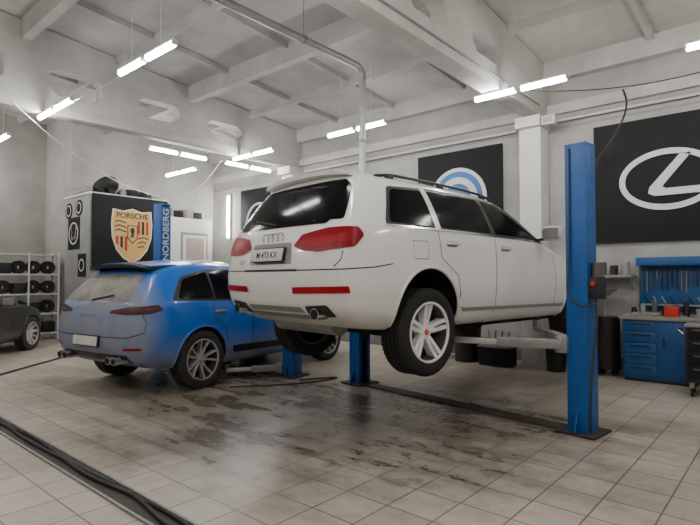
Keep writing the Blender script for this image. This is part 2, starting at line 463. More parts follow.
# ---------------------------------------------------------------- white SUV (raised)
Q=[ # y0,y3,y4,y5,y6,y7, zb,w2, z3,w3, z4,w4, z5,w5, z6,w6, z7,w7, zt
(-.84,-1.02,-1.07,-.99,-.85,-.67, .40,.76, .48,.84, .82,.89, 1.18,.82, 1.42,.74, 1.69,.63,1.735),
(-.78,-.92,-.95,-.89,-.74,-.57, .37,.80, .47,.95, .82,.975, 1.19,.92, 1.42,.83, 1.71,.69,1.77),
(-.62,-.66,-.66,-.62,-.50,-.36, .32,.84, .44,.975, .84,.995, 1.20,.95, 1.42,.86, 1.715,.71,1.79),
(0,0,0,0,0,0, .30,.85, .44,.985, .84,1.0, 1.20,.955, 1.42,.875, 1.70,.72,1.795),
(.5,.5,.5,.5,.5,.5, .30,.86, .42,.965, .82,.985, 1.19,.955, 1.41,.875, 1.70,.72,1.80),
(1.05,1.05,1.05,1.05,1.05,1.05, .30,.86, .42,.96, .82,.98, 1.175,.955, 1.40,.87, 1.69,.715,1.79),
(1.6,1.6,1.6,1.6,1.6,1.58, .30,.86, .42,.96, .82,.98, 1.16,.955, 1.38,.87, 1.65,.70,1.74),
(1.97,1.97,1.97,1.97,1.97,1.97, .30,.86, .42,.96, .80,.98, 1.14,.955, 1.33,.86, 1.49,.70,1.58),
(2.27,2.27,2.27,2.27,2.27,2.27, .30,.86, .42,.965, .80,.985, 1.12,.95, 1.22,.86, 1.29,.70,1.38),
(2.52,2.52,2.52,2.52,2.52,2.52, .30,.86, .42,.975, .78,.99, 1.07,.95, 1.12,.85, 1.13,.68,1.17),
(3.06,3.06,3.06,3.06,3.06,3.06, .30,.84, .42,.98, .74,1.0, .99,.94, 1.04,.82, 1.06,.62,1.09),
(3.5,3.5,3.5,3.5,3.5,3.5, .30,.80, .42,.94, .70,.96, .90,.89, .95,.76, .98,.58,1.02),
(3.75,3.82,3.85,3.80,3.74,3.70, .30,.70, .40,.84, .66,.86, .84,.80, .89,.68, .92,.5,.95),
(3.85,3.96,3.99,3.93,3.86,3.80, .32,.60, .42,.72, .64,.74, .80,.70, .85,.6, .88,.44,.90),
]
LIFT=.64
WC=(-3.50,4.15); WR=R(-7); WF=3.06
car=Car('white_suv_car',Q,WC,WR,P_white,(0,WF),(.445,.43),lift=LIFT)
WZ=.39-.10
for wy in (0,WF):
    for sd in (1,-1):
        wheel(car.root,sd*.845,wy,WZ,sd,.395,.272,.135,M_whiterim,M_tyre,'wide',a0=.25+(wy*.4),capmat=M_orange)
car.both('side_glass_surround',[(-.54,1.235),(-.36,1.605),(.3,1.65),(1.1,1.645),(1.58,1.60),(2.02,1.42),(2.32,1.205)],M_black,.003,.05,.05)
car.both('quarter_glass',[(-.48,1.26),(-.33,1.58),(.10,1.61),(.10,1.255)],M_glass,.007,.05,.05)
car.both('rear_door_glass',[(.21,1.255),(.19,1.615),(1.04,1.62),(1.06,1.245)],M_glass,.007,.05,.03)
car.both('front_door_glass',[(1.14,1.245),(1.12,1.615),(1.57,1.575),(1.98,1.40),(2.22,1.235),(2.22,1.228)],M_glass,.007,.05,.03)
car.both('door_pillar_paint',[(.115,1.22),(.10,1.66),(.175,1.66),(.195,1.22)],P_white,.010,.05,0)
for sd in (-1,1):
    car.patch('belt_trim',strip([(-.54,1.232),(.5,1.228),(1.5,1.215),(2.3,1.200)],.018),car.side(sd),M_chrome,.009,.08)
    car.patch('rear_corner_glass',rpoly([(.25,1.265),(.25,1.645),(.82,1.65),(.94,1.59),(.80,1.265)],.03),car.corner(sd,.35,-.45),M_glass,.0065,.04)
car.patch('rear_glass',rpoly([(-.70,1.235),(-.57,1.65),(.57,1.65),(.70,1.235)],.06),car.rear(),M_glass,.006,.04)
car.patch('windscreen',rpoly([(-.78,1.20),(-.62,1.63),(.62,1.63),(.78,1.20)],.05),car.front(),M_glass,.006,.04)
spoiler(car,.63,-.77,-.35,1.785,1.715,P_white,.06)
h=car.cast((.0,-4,1.26),(0,1,0)); h2=car.cast((-.42,-4,1.33),(0,1,0))
bar('rear_wiper',(0,h.y-.02,1.26),(-.42,h2.y-.02,1.33),.012,.02,M_black,car.root)
for sd in (-1,1):
    cr=car.corner(sd,.35,-.45)
    car.patch('tail_light',rpoly([(-.02,1.055),(.12,1.15),(.6,1.195),(.98,1.20),(1.05,1.13),(.93,1.03),(.5,.995),(.2,1.01)],.03),cr,M_red,.010,.04)
    car.patch('tail_light_core',rpoly([(.12,1.07),(.16,1.11),(.85,1.145),(.88,1.08),(.5,1.045)],.02),cr,M_redlow,.013,.04)
    car.patch('bumper_reflector',rpoly([(.02,.645),(.02,.70),(.86,.715),(.88,.66)],.01),cr,M_redlow,.010,.04)
    car.patch('bumper_gap',strip([(-.2,.845),(.3,.845),(.8,.85),(1.2,.87),(1.5,.90)],.010),cr,M_black,.003,.05)
car.patch('bumper_gap_mid',strip([(-.3,.845),(.3,.845)],.010),car.rear(),M_black,.003,.05)
car.patch('tailgate_strip',rpoly([(-.42,.835),(-.42,.855),(.42,.855),(.42,.835)],.005),car.rear(),M_black,.004,.05)
h=car.cast((0,-4,.99),(0,1,0))
car.patch('plate_recess',rpoly([(-.34,.90),(-.30,1.09),(.30,1.09),(.34,.90)],.03),car.rear(),M_grey,.004,.05)
box('plate_holder',(0,h.y-.018,.985),(.50,.025,.13),M_black,car.root,rot=(R(-12),0,0),bevel=.004)
box('number_plate',(0,h.y-.034,.985),(.48,.012,.112),M_plate,car.root,rot=(R(-12),0,0),bevel=.003)
text('plate_text','M 473 KX',.08,M_ink,car.root,(0,h.y-.041,.982),(R(78),0,0),.001)
for k in range(4):
    hh=car.cast((-.12+.08*k,-4,1.14),(0,1,0))
    lathe_x('ring_badge',[(.048,-.005),(.048,.005),(.038,.005),(.038,-.005)],M_chrome,car.root,seg=24,loc=(-.12+.08*k,hh.y-.006,1.14),rot=(0,0,R(90)))
text('badge_left','Q7',.06,M_chrome,car.root,(-.48,car.cast((-.48,-4,.93),(0,1,0)).y-.008,.93),(R(84),0,R(-6)),.002)
for sd in (-1,1):
    cr=car.corner(sd,.35,-.45)
    car.patch('exhaust_recess',rpoly([(.22,.435),(.2,.54),(.6,.56),(.72,.46)],.03),cr,M_black,.004,.03)
    cyl('exhaust_tip',(sd*.60,-.80,.485),(sd*.62,-1.05,.480),.05,M_chrome,car.root)
    cyl('exhaust_bore',(sd*.60,-.90,.485),(sd*.621,-1.053,.480),.042,M_dark,car.root)
car.patch('lower_diffuser',rpoly([(-.45,.42),(-.42,.53),(.42,.53),(.45,.42)],.03),car.rear(),M_grey,.004,.05)
car.seam([(.42,.50),(.46,.62),(.42,.80),(.17,.97),(.15,1.22)])
car.seam([(1.08,.42),(1.09,.8),(1.10,1.22)])
car.seam([(2.34,.42),(2.38,.8),(2.32,1.12)])
car.seam([(.44,.50),(.75,.46),(2.34,.455)])
car.seam([(-.02,.95),(-.02,1.11),(-.22,1.11),(-.22,.95),(-.02,.95)],.006,'fuel_flap')
for sd in (-1,1):
    car.patch('sill_trim',strip([(.50,.475),(2.58,.455)],.035),car.side(sd),M_grey,.006,.08)
    car.patch('tailgate_seam',strip([(.80,1.0),(.78,.93),(.70,.87)],.010),car.corner(sd,.35,-.45),M_black,.004,.05)
car.handle(.34,1.105,P_white); car.handle(1.28,1.095,P_white)
car.mirror(2.10,1.27,P_white)
for sd in (-1,1):
    pts=[]
    for k in range(12):
        y=-.40+2.0*k/11; hh=car.cast((sd*.655,y,4),(0,0,-1)); e=0 if k in (0,11) else .035
        pts.append((sd*.655,y,hh.z+e))
    tube('roof_rail',pts,.014,M_black,car.root)
    for y in (-.2,.55,1.3):
        hh=car.cast((sd*.655,y,4),(0,0,-1)); box('rail_foot',(sd*.655,y,hh.z+.012),(.03,.10,.04),M_black,car.root,bevel=.005)
for sd in (-1,1):
    car.patch('headlight',rpoly([(sd*.40,.70),(sd*.42,.82),(sd*.78,.86),(sd*.80,.74)],.03),car.front(),M_glass,.006,.04)
car.patch('grille',rpoly([(-.34,.84),(-.28,.38),(.28,.38),(.34,.84)],.05),car.front(),M_black,.006,.04)
box('underbody',(0,1.4,.30),(1.30,3.4,.10),M_dark,car.root,bevel=.02)
for wy in (0,WF):
    cyl('axle',(-.80,wy,WZ+.0),(.80,wy,WZ+.0),.035,M_steel,car.root)
    for sd in (-1,1):
        bar('control_arm',(sd*.30,wy+.1,.33),(sd*.74,wy,WZ-.05),.06,.04,M_steel,car.root)
        cyl('damper',(sd*.62,wy-.05,WZ),(sd*.56,wy-.05,.62),.045,M_black,car.root)
cyl('muffler',(-.45,-.62,.36),(.45,-.62,.36),.10,M_steel,car.root)

# ---------------------------------------------------------------- blue SUV
B=[
(-.78,-.91,-.95,-.89,-.75,-.54, .38,.70, .48,.80, .76,.83, 1.09,.80, 1.30,.71, 1.50,.60,1.54),
(-.72,-.83,-.85,-.78,-.62,-.42, .35,.76, .45,.91, .76,.93, 1.10,.88, 1.31,.78, 1.54,.65,1.59),
(-.55,-.58,-.58,-.52,-.38,-.18, .29,.80, .40,.96, .76,.975, 1.10,.93, 1.33,.82, 1.575,.68,1.64),
(0,0,0,0,.0,.06, .24,.82, .38,.965, .75,.99, 1.10,.94, 1.33,.84, 1.60,.69,1.675),
(.5,.5,.5,.5,.5,.5, .24,.82, .36,.94, .74,.955, 1.07,.93, 1.32,.84, 1.61,.69,1.695),
(.95,.95,.95,.95,.95,.95, .24,.82, .36,.935, .73,.95, 1.04,.93, 1.30,.82, 1.59,.67,1.675),
(1.3,1.3,1.3,1.3,1.3,1.3, .24,.82, .36,.935, .72,.95, 1.02,.93, 1.26,.81, 1.52,.64,1.60),
(1.65,1.65,1.65,1.65,1.65,1.65, .24,.82, .36,.94, .71,.95, 1.00,.92, 1.19,.80, 1.32,.64,1.41),
(2.0,2.0,2.0,2.0,2.0,2.0, .24,.82, .36,.95, .70,.96, .98,.91, 1.07,.80, 1.11,.64,1.18),
(2.3,2.3,2.3,2.3,2.3,2.3, .24,.82, .36,.96, .69,.97, .94,.90, .99,.78, .99,.58,1.02),
(2.81,2.81,2.81,2.81,2.81,2.81, .24,.80, .36,.965, .67,.98, .88,.89, .93,.75, .91,.54,.94),
(3.3,3.3,3.3,3.3,3.3,3.3, .24,.74, .36,.90, .62,.92, .78,.83, .82,.70, .83,.5,.86),
(3.48,3.56,3.58,3.53,3.48,3.44, .25,.66, .36,.80, .58,.82, .72,.76, .76,.64, .78,.46,.80),
(3.58,3.68,3.71,3.66,3.60,3.55, .27,.55, .38,.68, .56,.70, .68,.66, .72,.55, .74,.4,.76),
]
BC=(-6.76,3.71)
car=Car('blue_suv_car',B,BC,R(8),P_blue,(0,2.81),(.415,.385),bulge=.08)
for wy in (0,2.81):
    for sd in (1,-1):
        wheel(car.root,sd*.83,wy,.374,sd,.37,.262,.125,M_silverrim,M_dustytyre,'twin',a0=.1+(wy*.5))
car.both('side_glass_surround',[(-.46,1.14),(-.24,1.43),(.2,1.535),(.8,1.56),(1.2,1.50),(1.6,1.29),(1.90,1.07)],M_black,.003,.05,.05)
car.both('rear_side_glass',[(-.36,1.165),(-.22,1.40),(.2,1.505),(.2,1.155)],M_glass,.007,.05,.04)
car.both('rear_door_glass',[(.24,1.15),(.24,1.515),(.82,1.535),(.86,1.13)],M_glass,.007,.05,.03)
car.both('front_door_glass',[(.94,1.12),(.90,1.53),(1.18,1.475),(1.56,1.28),(1.80,1.09)],M_glass,.007,.05,.03)
car.patch('rear_glass',rpoly([(-.66,1.14),(-.54,1.47),(.54,1.47),(.66,1.14)],.07),car.rear(),M_dustglass,.006,.04)
car.patch('windscreen',rpoly([(-.74,1.08),(-.56,1.50),(.56,1.50),(.74,1.08)],.05),car.front(),M_glass,.006,.04)
spoiler(car,.60,-.68,-.12,1.625,1.555,M_black,.06)
spoiler(car,.59,-.60,-.02,1.642,1.575,P_blue,.05)
h=car.cast((0,-4,1.15),(0,1,0)); h2=car.cast((.34,-4,1.21),(0,1,0))
bar('rear_wiper',(0,h.y-.02,1.15),(.36,h2.y-.02,1.21),.012,.02,M_black,car.root)
for sd in (-1,1):
    cr=car.corner(sd,.35,-.40)
    car.patch('tail_light',rpoly([(.1,1.0),(.12,1.03),(.55,1.075),(1.15,1.10),(1.25,1.04),(1.0,.995),(.55,.985)],.012),cr,M_black,.008,.04)
    car.patch('tail_light_lens',strip([(.22,1.012),(.55,1.025),(1.12,1.055)],.016),cr,M_red,.012,.05)  # thin strip of plain red lens, not emissive
    car.patch('bumper_reflector',strip([(.5,.58),(.85,.59)],.03),cr,M_red,.008,.05)
    car.patch('tailgate_seam',strip([(.85,1.0),(.93,.90),(.9,.78),(.6,.72),(-.3,.715)],.010),cr,M_black,.004,.05)
    for k in (0,1):
        cyl('exhaust_tip',(sd*(.46+.12*k),-.72,.45),(sd*(.46+.12*k),-1.02,.445),.045,M_chrome,car.root)
        cyl('exhaust_bore',(sd*(.46+.12*k),-.80,.45),(sd*(.46+.12*k),-1.023,.445),.037,M_dark,car.root)
car.patch('lower_bumper',rpoly([(-.66,.40),(-.68,.51),(.68,.51),(.66,.40)],.03),car.rear(),M_black,.005,.05)
h=car.cast((0,-4,.66),(0,1,0))
box('number_plate',(0,h.y-.022,.66),(.50,.015,.112),M_plate,car.root,rot=(R(-6),0,0),bevel=.003)
box('plate_holder',(0,h.y-.010,.66),(.54,.02,.14),M_black,car.root,rot=(R(-6),0,0),bevel=.003)
text('lettering','P O R S C H E',.055,M_chrome,car.root,(0,car.cast((0,-4,.96),(0,1,0)).y-.01,.96),(R(80),0,0),.002)
car.seam([(.36,.46),(.42,.6),(.36,.78),(.16,.93),(.2,1.12)])
car.seam([(.90,.42),(.91,.8),(.90,1.09)]); car.seam([(1.95,.45),(2.0,.75),(1.95,1.04)])
car.seam([(.36,.44),(2.0,.42)])
for sd in (-1,1):
    car.patch('side_blade',rpoly([(.55,.40),(.52,.50),(1.95,.47),(1.95,.38)],.02),car.side(sd),M_black,.006,.08)
car.handle(.28,.98,P_blue); car.handle(1.08,.95,P_blue); car.mirror(1.72,1.10,P_blue)
for sd in (-1,1):
    car.patch('headlight',rpoly([(sd*.42,.56),(sd*.44,.68),(sd*.74,.72),(sd*.76,.60)],.03),car.front(),M_glass,.006,.04)
car.patch('grille',rpoly([(-.45,.52),(-.5,.34),(.5,.34),(.45,.52)],.04),car.front(),M_black,.006,.04)
box('underbody',(0,1.4,.27),(1.24,3.2,.08),M_dark,car.root,bevel=.02)
for wy in (0,2.81): cyl('axle',(-.78,wy,.374),(.78,wy,.374),.035,M_steel,car.root)

# ---------------------------------------------------------------- dark saloon car at far left
D=[
(-.85,-.98,-1.0,-.95,-.88,-.80, .28,.62, .38,.76, .62,.80, .88,.74, .96,.62, 1.0,.5,1.02),
(-.7,-.75,-.75,-.72,-.70,-.66, .26,.74, .36,.88, .64,.90, .92,.84, 1.0,.72, 1.03,.6,1.05),
(-.3,-.3,-.3,-.3,-.3,-.3, .22,.76, .34,.90, .66,.92, .93,.87, 1.05,.74, 1.11,.58,1.15),
(.1,.1,.1,.1,.1,.1, .2,.76, .34,.905, .66,.92, .93,.88, 1.15,.74, 1.29,.56,1.34),
(.6,.6,.6,.6,.6,.6, .2,.76, .32,.90, .66,.91, .92,.88, 1.18,.75, 1.37,.56,1.42),
(1.2,1.2,1.2,1.2,1.2,1.2, .2,.76, .32,.90, .66,.91, .91,.88, 1.17,.75, 1.35,.56,1.40),
(1.6,1.6,1.6,1.6,1.6,1.6, .2,.76, .32,.90, .65,.91, .90,.87, 1.08,.74, 1.18,.56,1.24),
(2.0,2.0,2.0,2.0,2.0,2.0, .2,.76, .32,.905, .64,.915, .88,.86, .94,.72, .97,.54,1.01),
(2.7,2.7,2.7,2.7,2.7,2.7, .2,.74, .32,.90, .62,.92, .86,.86, .92,.72, .94,.5,.96),
(3.2,3.2,3.2,3.2,3.2,3.2, .2,.66, .32,.82, .58,.84, .78,.76, .83,.62, .85,.44,.87),
(3.35,3.42,3.44,3.40,3.36,3.32, .22,.54, .32,.68, .54,.70, .70,.66, .76,.52, .79,.4,.81),
]
yaw=R(45); fw=Vector((-math.sin(yaw),math.cos(yaw)))
wh=Vector((-11.50,3.68)); rt=Vector((math.cos(yaw),math.sin(yaw)))
orig=wh-fw*2.7-rt*.88
car=Car('dark_saloon_car',D,(orig.x,orig.y),yaw,P_dark,(0,2.7),(.37,.33))
for wy in (0,2.7):
    for sd in (1,-1): wheel(car.root,sd*.79,wy,.329,sd,.325,.22,.105,M_silverrim,M_dustytyre,'five',a0=.2)
car.both('side_glass',[(-.35,.97),(.05,1.22),(.5,1.32),(1.15,1.31),(1.55,1.14),(1.85,.95)],M_glass,.006,.05,.05)
car.patch('windscreen',rpoly([(-.66,.97),(-.5,1.30),(.5,1.30),(.66,.97)],.05),car.front(),M_glass,.006,.04)
car.patch('rear_glass',rpoly([(-.62,1.08),(-.5,1.32),(.5,1.32),(.62,1.08)],.05),car.rear(),M_glass,.006,.04)
car.patch('headlights',rpoly([(.36,.56),(.38,.66),(.66,.68),(.66,.58)],.02),car.front(),M_chrome,.006,.04)
car.patch('headlights',rpoly([(-.66,.58),(-.66,.68),(-.38,.66),(-.36,.56)],.02),car.front(),M_chrome,.006,.04)
car.patch('tail_lights',rpoly([(.4,.75),(.4,.85),(.72,.86),(.72,.76)],.02),car.rear(),M_red,.006,.04)
car.patch('tail_lights',rpoly([(-.72,.76),(-.72,.86),(-.4,.85),(-.4,.75)],.02),car.rear(),M_red,.006,.04)
car.patch('grille',rpoly([(-.3,.62),(-.28,.34),(.28,.34),(.3,.62)],.04),car.front(),M_black,.006,.04)
car.seam([(.35,.35),(.36,.8),(.2,.95)]); car.seam([(1.0,.3),(1.0,.95)]); car.seam([(1.95,.35),(1.97,.7),(1.9,.9)])
car.handle(.3,.80,P_dark); car.handle(1.15,.79,P_dark); car.mirror(1.65,.97,P_dark)
box('underbody',(0,1.35,.24),(1.2,3.0,.08),M_dark,car.root)

# ---------------------------------------------------------------- two post lifts
def lift(name,c,rz,half,armz,padz,pads,label=False,H=2.62):
    e=empty(name,(c[0],c[1],0),(0,0,rz))
    for sd in (1,-1):
        x=sd*half
        box('base_plate',(x,0,.012),(.36,.38,.024),M_stain,e,bevel=.004)
        box('post_back',(x+sd*.085,0,H/2+.02),(.03,.20,H),M_lift,e,bevel=.006)
        for t in (-1,1):
            box('post_side',(x,t*.096,H/2+.02),(.19,.014,H),M_lift,e,bevel=.003)
            box('post_lip',(x-sd*.092,t*.075,H/2+.02),(.012,.05,H),M_lift,e,bevel=.002)
            prism('gusset',[(0,0),(.07,0),(0,.20)],-.006,.006,M_lift,e,loc=(x,t*.103,.024),rot=(R(90),0,R(90 if t>0 else -90)))
        box('post_cap',(x,0,H+.03),(.20,.20,.03),M_lift,e,bevel=.005)
        cyl('ram',(x+sd*.03,0,.05),(x+sd*.03,0,H-.3),.03,M_steel,e)
        box('carriage',(x-sd*.04,0,armz+.12),(.13,.15,.62),M_black,e,bevel=.01)
        box('carriage_foot',(x-sd*.14,0,armz),(.12,.28,.15),M_steel,e,bevel=.01)
        for t in (-1,1):
            px,py=pads[(sd,t)]
            p0=Vector((x-sd*.15,t*.10,armz)); p1=Vector((px,py,armz)); d=(p1-p0); m=p0+d*.55
            bar('arm_outer',p0,m,.10,.085,M_steel,e); bar('arm_inner',p0+d*.45,p1,.07,.055,M_alu,e)
            cyl('arm_pivot',p0+Vector((0,0,-.07)),p0+Vector((0,0,.07)),.045,M_steel,e)
            cyl('pad_screw',p1+Vector((0,0,-.04)),(px,py,padz-.03),.028,M_steel,e)
            cyl('rubber_pad',(px,py,padz-.03),(px,py,padz),.06,M_black,e)
    box('floor_cover_plate',(0,0,.008),(2*half-.38,.20,.016),M_stain,e,bevel=.003)
    x=half
    box('control_box',(x+.15,-.02,1.33),(.11,.14,.20),M_black,e,bevel=.012)
    cyl('control_knob',(x+.15,-.09,1.37),(x+.15,-.11,1.37),.02,M_redp,e)
    cyl('motor',(x+.15,0,1.43),(x+.15,0,1.56),.05,M_dgrey,e)
    tube('hydraulic_hose',[(x+.13,.0,1.23),(x+.17,-.05,1.0),(x+.12,-.10,.6),(x+.11,-.10,.04)],.010,M_hose,e)
    tube('control_cable',[(x+.16,-.06,1.26),(x+.24,-.16,1.18),(x+.05,-.24,1.16),(x-.06,-.15,1.3),(x-.05,-.115,1.6),(x-.05,-.112,H)],.008,M_hose,e)
    if label:
        box('label_panel',(-half+.106,0,2.12),(.012,.20,1.10),M_lift,e,bevel=.003)
        rt_=Matrix(((0,0,1),(0,-1,0),(1,0,0))).to_euler()
        text('post_label','NORDBERG',.172,M_white,e,(-half+.1145,0,2.18),rt_,.002)
    return e
def padset(carorigin,carrot,c,rz,ys,xx):
    out={}
    for sd in (1,-1):
        for t,y in ((-1,ys[0]),(1,ys[1])):
            lx,ly=sd*xx,y
            wx=carorigin[0]+lx*math.cos(carrot)-ly*math.sin(carrot); wy=carorigin[1]+lx*math.sin(carrot)+ly*math.cos(carrot)
            dx,dy=wx-c[0],wy-c[1]
            out[(sd,t)]=(dx*math.cos(-rz)-dy*math.sin(-rz),dx*math.sin(-rz)+dy*math.cos(-rz))
    return out
c1=(-3.035,5.245); lift('two_post_lift',c1,R(-7),1.505,.80,.935,padset(WC,WR,c1,R(-7),(.60,2.35),.72))
c2=(-7.06,4.97); lift('two_post_lift',c2,R(8.5),1.47,.12,.235,padset(BC,R(8),c2,R(8.5),(.65,2.15),.70),label=True,H=2.68)

# ---------------------------------------------------------------- room shell
X0,X1,Y0,Y1=-12.9,3.4,-3.2,8.8
XR=-14.5; YR=4.9
ZT=5.0
def roofz(y): return ZT+(Y1-y)/12
def wallbox(name,x0,x1,y0,y1,z1a,z1b=None,m=M_wall,zlo=0):
    v=[(x0,y0,zlo),(x1,y0,zlo),(x1,y1,zlo),(x0,y1,zlo)]
    za=z1a; zb=z1b if z1b is not None else z1a
    v+=[(x0,y0,za),(x1,y0,za),(x1,y1,zb),(x0,y1,zb)]
    return mk(name,v,[[0,1,2,3],[4,5,6,7],[0,1,5,4],[1,2,6,5],[2,3,7,6],[3,0,4,7]],m)
wallbox('floor',XR-.2,X1+.2,Y0-.2,Y1+.2,0,m=M_floor,zlo=-.1)
wallbox('wall_north',X0-.2,X1+.2,Y1,Y1+.2,roofz(Y1))
wallbox('wall_south',XR-.2,X1+.2,Y0-.2,Y0,roofz(Y0))
wallbox('wall_west',X0-.2,X0,YR,Y1,roofz(YR),roofz(Y1))
wallbox('wall_west_return',XR-.2,X0-.2,YR,YR+.2,roofz(YR))
wallbox('wall_west_recess',XR-.2,XR,Y0,YR,roofz(Y0),roofz(YR))
wallbox('wall_east',X1,X1+.2,Y0,Y1,roofz(Y0),roofz(Y1))
mk('ceiling',[(XR-.2,Y0-.2,roofz(Y0-.2)),(X1+.2,Y0-.2,roofz(Y0-.2)),(X1+.2,Y1+.2,roofz(Y1+.2)),(XR-.2,Y1+.2,roofz(Y1+.2)),
   (XR-.2,Y0-.2,roofz(Y0-.2)+.15),(X1+.2,Y0-.2,roofz(Y0-.2)+.15),(X1+.2,Y1+.2,roofz(Y1+.2)+.15),(XR-.2,Y1+.2,roofz(Y1+.2)+.15)],
   [[0,1,2,3],[4,5,6,7],[0,1,5,4],[1,2,6,5],[2,3,7,6],[3,0,4,7]],M_ceil)
rb=empty('trim_ceiling_ribs')
k=0;y=Y1-.1
while y>Y0:
    big=(k%2==0); xa=X0 if y>YR else XR
    box('rib',((xa+X1)/2,y,roofz(y)-(.15 if big else .07)),(X1-xa,.14 if big else .08,.32 if big else .16),M_ceil,rb,rot=(0,0,0))
    y-=1.48;k+=1
for x in (-12.6,-10.9,-7.9,-6.3,-4.7,-1.6,-.1,1.4):
    box('cross_rib',(x,(Y0+Y1)/2,roofz((Y0+Y1)/2)-.04),(.08,Y1-Y0,.1),M_ceil,rb,rot=(-math.atan(1/12),0,0))
def beam(name,x):
    cu=bpy.data.curves.new(name,'CURVE'); cu.dimensions='2D'; cu.fill_mode='BOTH'; cu.extrude=.12
    def poly(pts):
        s=cu.splines.new('POLY'); s.points.add(len(pts)-1)
        for p,q in zip(s.points,pts): p.co=(q[0],q[1],0,1)
        s.use_cyclic_u=True
    poly([(Y0+.01,4.12),(Y1-.01,4.12),(Y1-.01,roofz(Y1)-.02),(Y0+.01,roofz(Y0)-.02)])
    for i,yc in enumerate((6.55,5.05,3.55,2.05,.55,-.95,-2.3)):
        zb=4.42
        zt=min(roofz(yc)-.30,4.70+.075*i); w=.43; ch=.13
        poly([(yc-w+ch,zb),(yc+w-ch,zb),(yc+w,zb+ch),(yc+w,zt-ch*.6),(yc+w-ch*.9,zt),(yc-w+ch*.9,zt),(yc-w,zt-ch*.6),(yc-w,zb+ch)])
    o=bpy.data.objects.new(name+'_c',cu); COL.objects.link(o)
    me=bpy.data.meshes.new_from_object(o.evaluated_get(bpy.context.evaluated_depsgraph_get())); bpy.data.objects.remove(o)
    e=empty(name,(x,0,0))
    me.materials.clear(); addobj('web',me,M_beam,e,(0,0,0),(R(90),0,R(90)))
    box('bottom_chord',(0,(Y0+Y1)/2,4.18),(.28,Y1-Y0-.02,.18),M_beam,e,bevel=.015)
    return e
for x in (-9.3,-3.3,2.7):
    beam('concrete_roof_beam',x)
for i,x in enumerate((-9.3,-3.35,2.7)):
    c=empty('concrete_column',(x,Y1-.2,0))
    box('shaft',(0,0,2.04),(.36,.38,4.08),M_column,c,bevel=.012)
    box('corbel',(0,-.06,3.99),(.42,.48,.18),M_column,c,bevel=.01)
box('trim_ledge_north',((X0+X1)/2,Y1-.05,4.22),(X1-X0,.10,.16),M_beam)
box('trim_joint_north',((X0+X1)/2,Y1-.004,3.93),(X1-X0,.012,.03),M_grey)
box('baseboard_north',((X0+X1)/2,Y1-.02,.10),(X1-X0,.04,.20),mat('skirting',(.20,.19,.18),.7,noise=.3))
box('baseboard_west',(X0+.02,(YR+Y1)/2,.10),(.04,Y1-YR,.20),bpy.data.materials['skirting'])

# ---------------------------------------------------------------- lamps
def lamp(x,y,z=4.02,along='X',L=1.3,name='fluorescent_lamp'):
    e=empty(name,(x,y,z),(0,0,0 if along=='X' else R(90)))
    for s in (-1,1):
        cx=s*(L/4+.02)
        box('housing',(cx,0,.048),(L/2-.02,.05,.024),M_lampbody,e,bevel=.006)
        cyl('tube',(cx-L/4+.03,0,0),(cx+L/4-.03,0,0),.034,M_tube,e,seg=10)
        for t in (-1,1): box('end_cap',(cx+t*(L/4-.02),0,.010),(.018,.07,.05),M_lampbody,e)
        tube('hanger',[(cx,0,.058),(cx,0,min(.25,roofz(y)-z) if abs(x+9.3)<.7 or abs(x+3.3)<.7 else roofz(y)-z-.01)],.004,M_cable,e,smooth=False)
    return e
for x in (-13.6,-11.5,-8.66,-5.85,-2.95,-.15,2.0): lamp(x,3.03)  # westernmost one is an added, unseen lamp that brightens the recess wall
for x in (-11.5,-8.7,-5.85,-2.9,-.28,2.0): lamp(x,6.9)
for x in (-13.6,-11.5,-8.66,-5.85,-2.95,-.15,2.0): lamp(x,-.7)
lamp(-9.8,5.84,4.02,'Y'); lamp(-9.75,7.62,4.02,'Y')
def vlamp(x,y,z0,z1):
    e=empty('wall_strip_lamp',(x,y,(z0+z1)/2))
    box('housing',(0,.0,0),(.09,.05,z1-z0),M_lampbody,e,bevel=.005)
    cyl('tube',(0,-.05,-(z1-z0)/2+.05),(0,-.05,(z1-z0)/2-.05),.03,M_tube,e,seg=10)
vlamp(-12.05,Y1-.04,2.5,3.75)

def sag(a,b,d,n=9):
    a=Vector(a);b=Vector(b); return [tuple(a.lerp(b,i/(n-1))-Vector((0,0,4*d*(i/(n-1))*(1-i/(n-1))))) for i in range(n)]
tube('hanging_cable',sag((-9.12,2.6,4.12),(-11.4,6.2,3.35),.25),.010,M_cable)
tube('hanging_cable',sag((-11.4,6.2,3.35),(-9.95,7.0,4.1),.40),.012,M_cable)
tube('hanging_cable',sag((-9.1,3.12,4.12),(-5.85,3.12,4.1),.06),.007,M_cable)
tube('hanging_cable',sag((-3.10,7.05,4.12),(-1.0,Y1-.15,4.3),.12),.008,M_hose)
tube('power_cable',[(-2.0,Y1-.12,4.30),(-1.9,Y1-.3,4.1),(-1.88,Y1-.5,3.8),(-2.1,Y1-.4,3.45),(-2.45,Y1-.15,3.2),(-2.52,Y1-.06,2.4)],.014,M_hose)
tube('cable_conduit',[(-3.14,Y1-.5,4.22),(-3.14,-2,4.22)],.012,M_grey,smooth=False)
pp=empty('exhaust_extraction_pipe',(-4.78,5.80,0))
tube('pipe',[(0,0,.0),(0,0,2.0),(0,0,4.28),(0,0,4.42),(0,-.10,4.48),(0,-.25,4.49),(0,-4,4.49),(0,-8.9,4.49)],.05,M_galv,pp)
for z in (1.2,2.4,3.4): cyl('pipe_collar',(0,0,z-.02),(0,0,z+.02),.058,M_steel,pp)
for y in (-1.2,-2.8,-4.4,-6): 
    cyl('pipe_collar',(0,y-.02,4.49),(0,y+.02,4.49),.058,M_steel,pp)
    tube('pipe_hanger',[(0,y,4.53),(0,y,roofz(5.8+y)-.01)],.005,M_steel,pp,smooth=False)
wp=empty('wall_pipe')
tube('pipe',[(-9.0,Y1-.09,3.98),(-3.7,Y1-.09,3.98)],.025,M_column,wp,smooth=False)
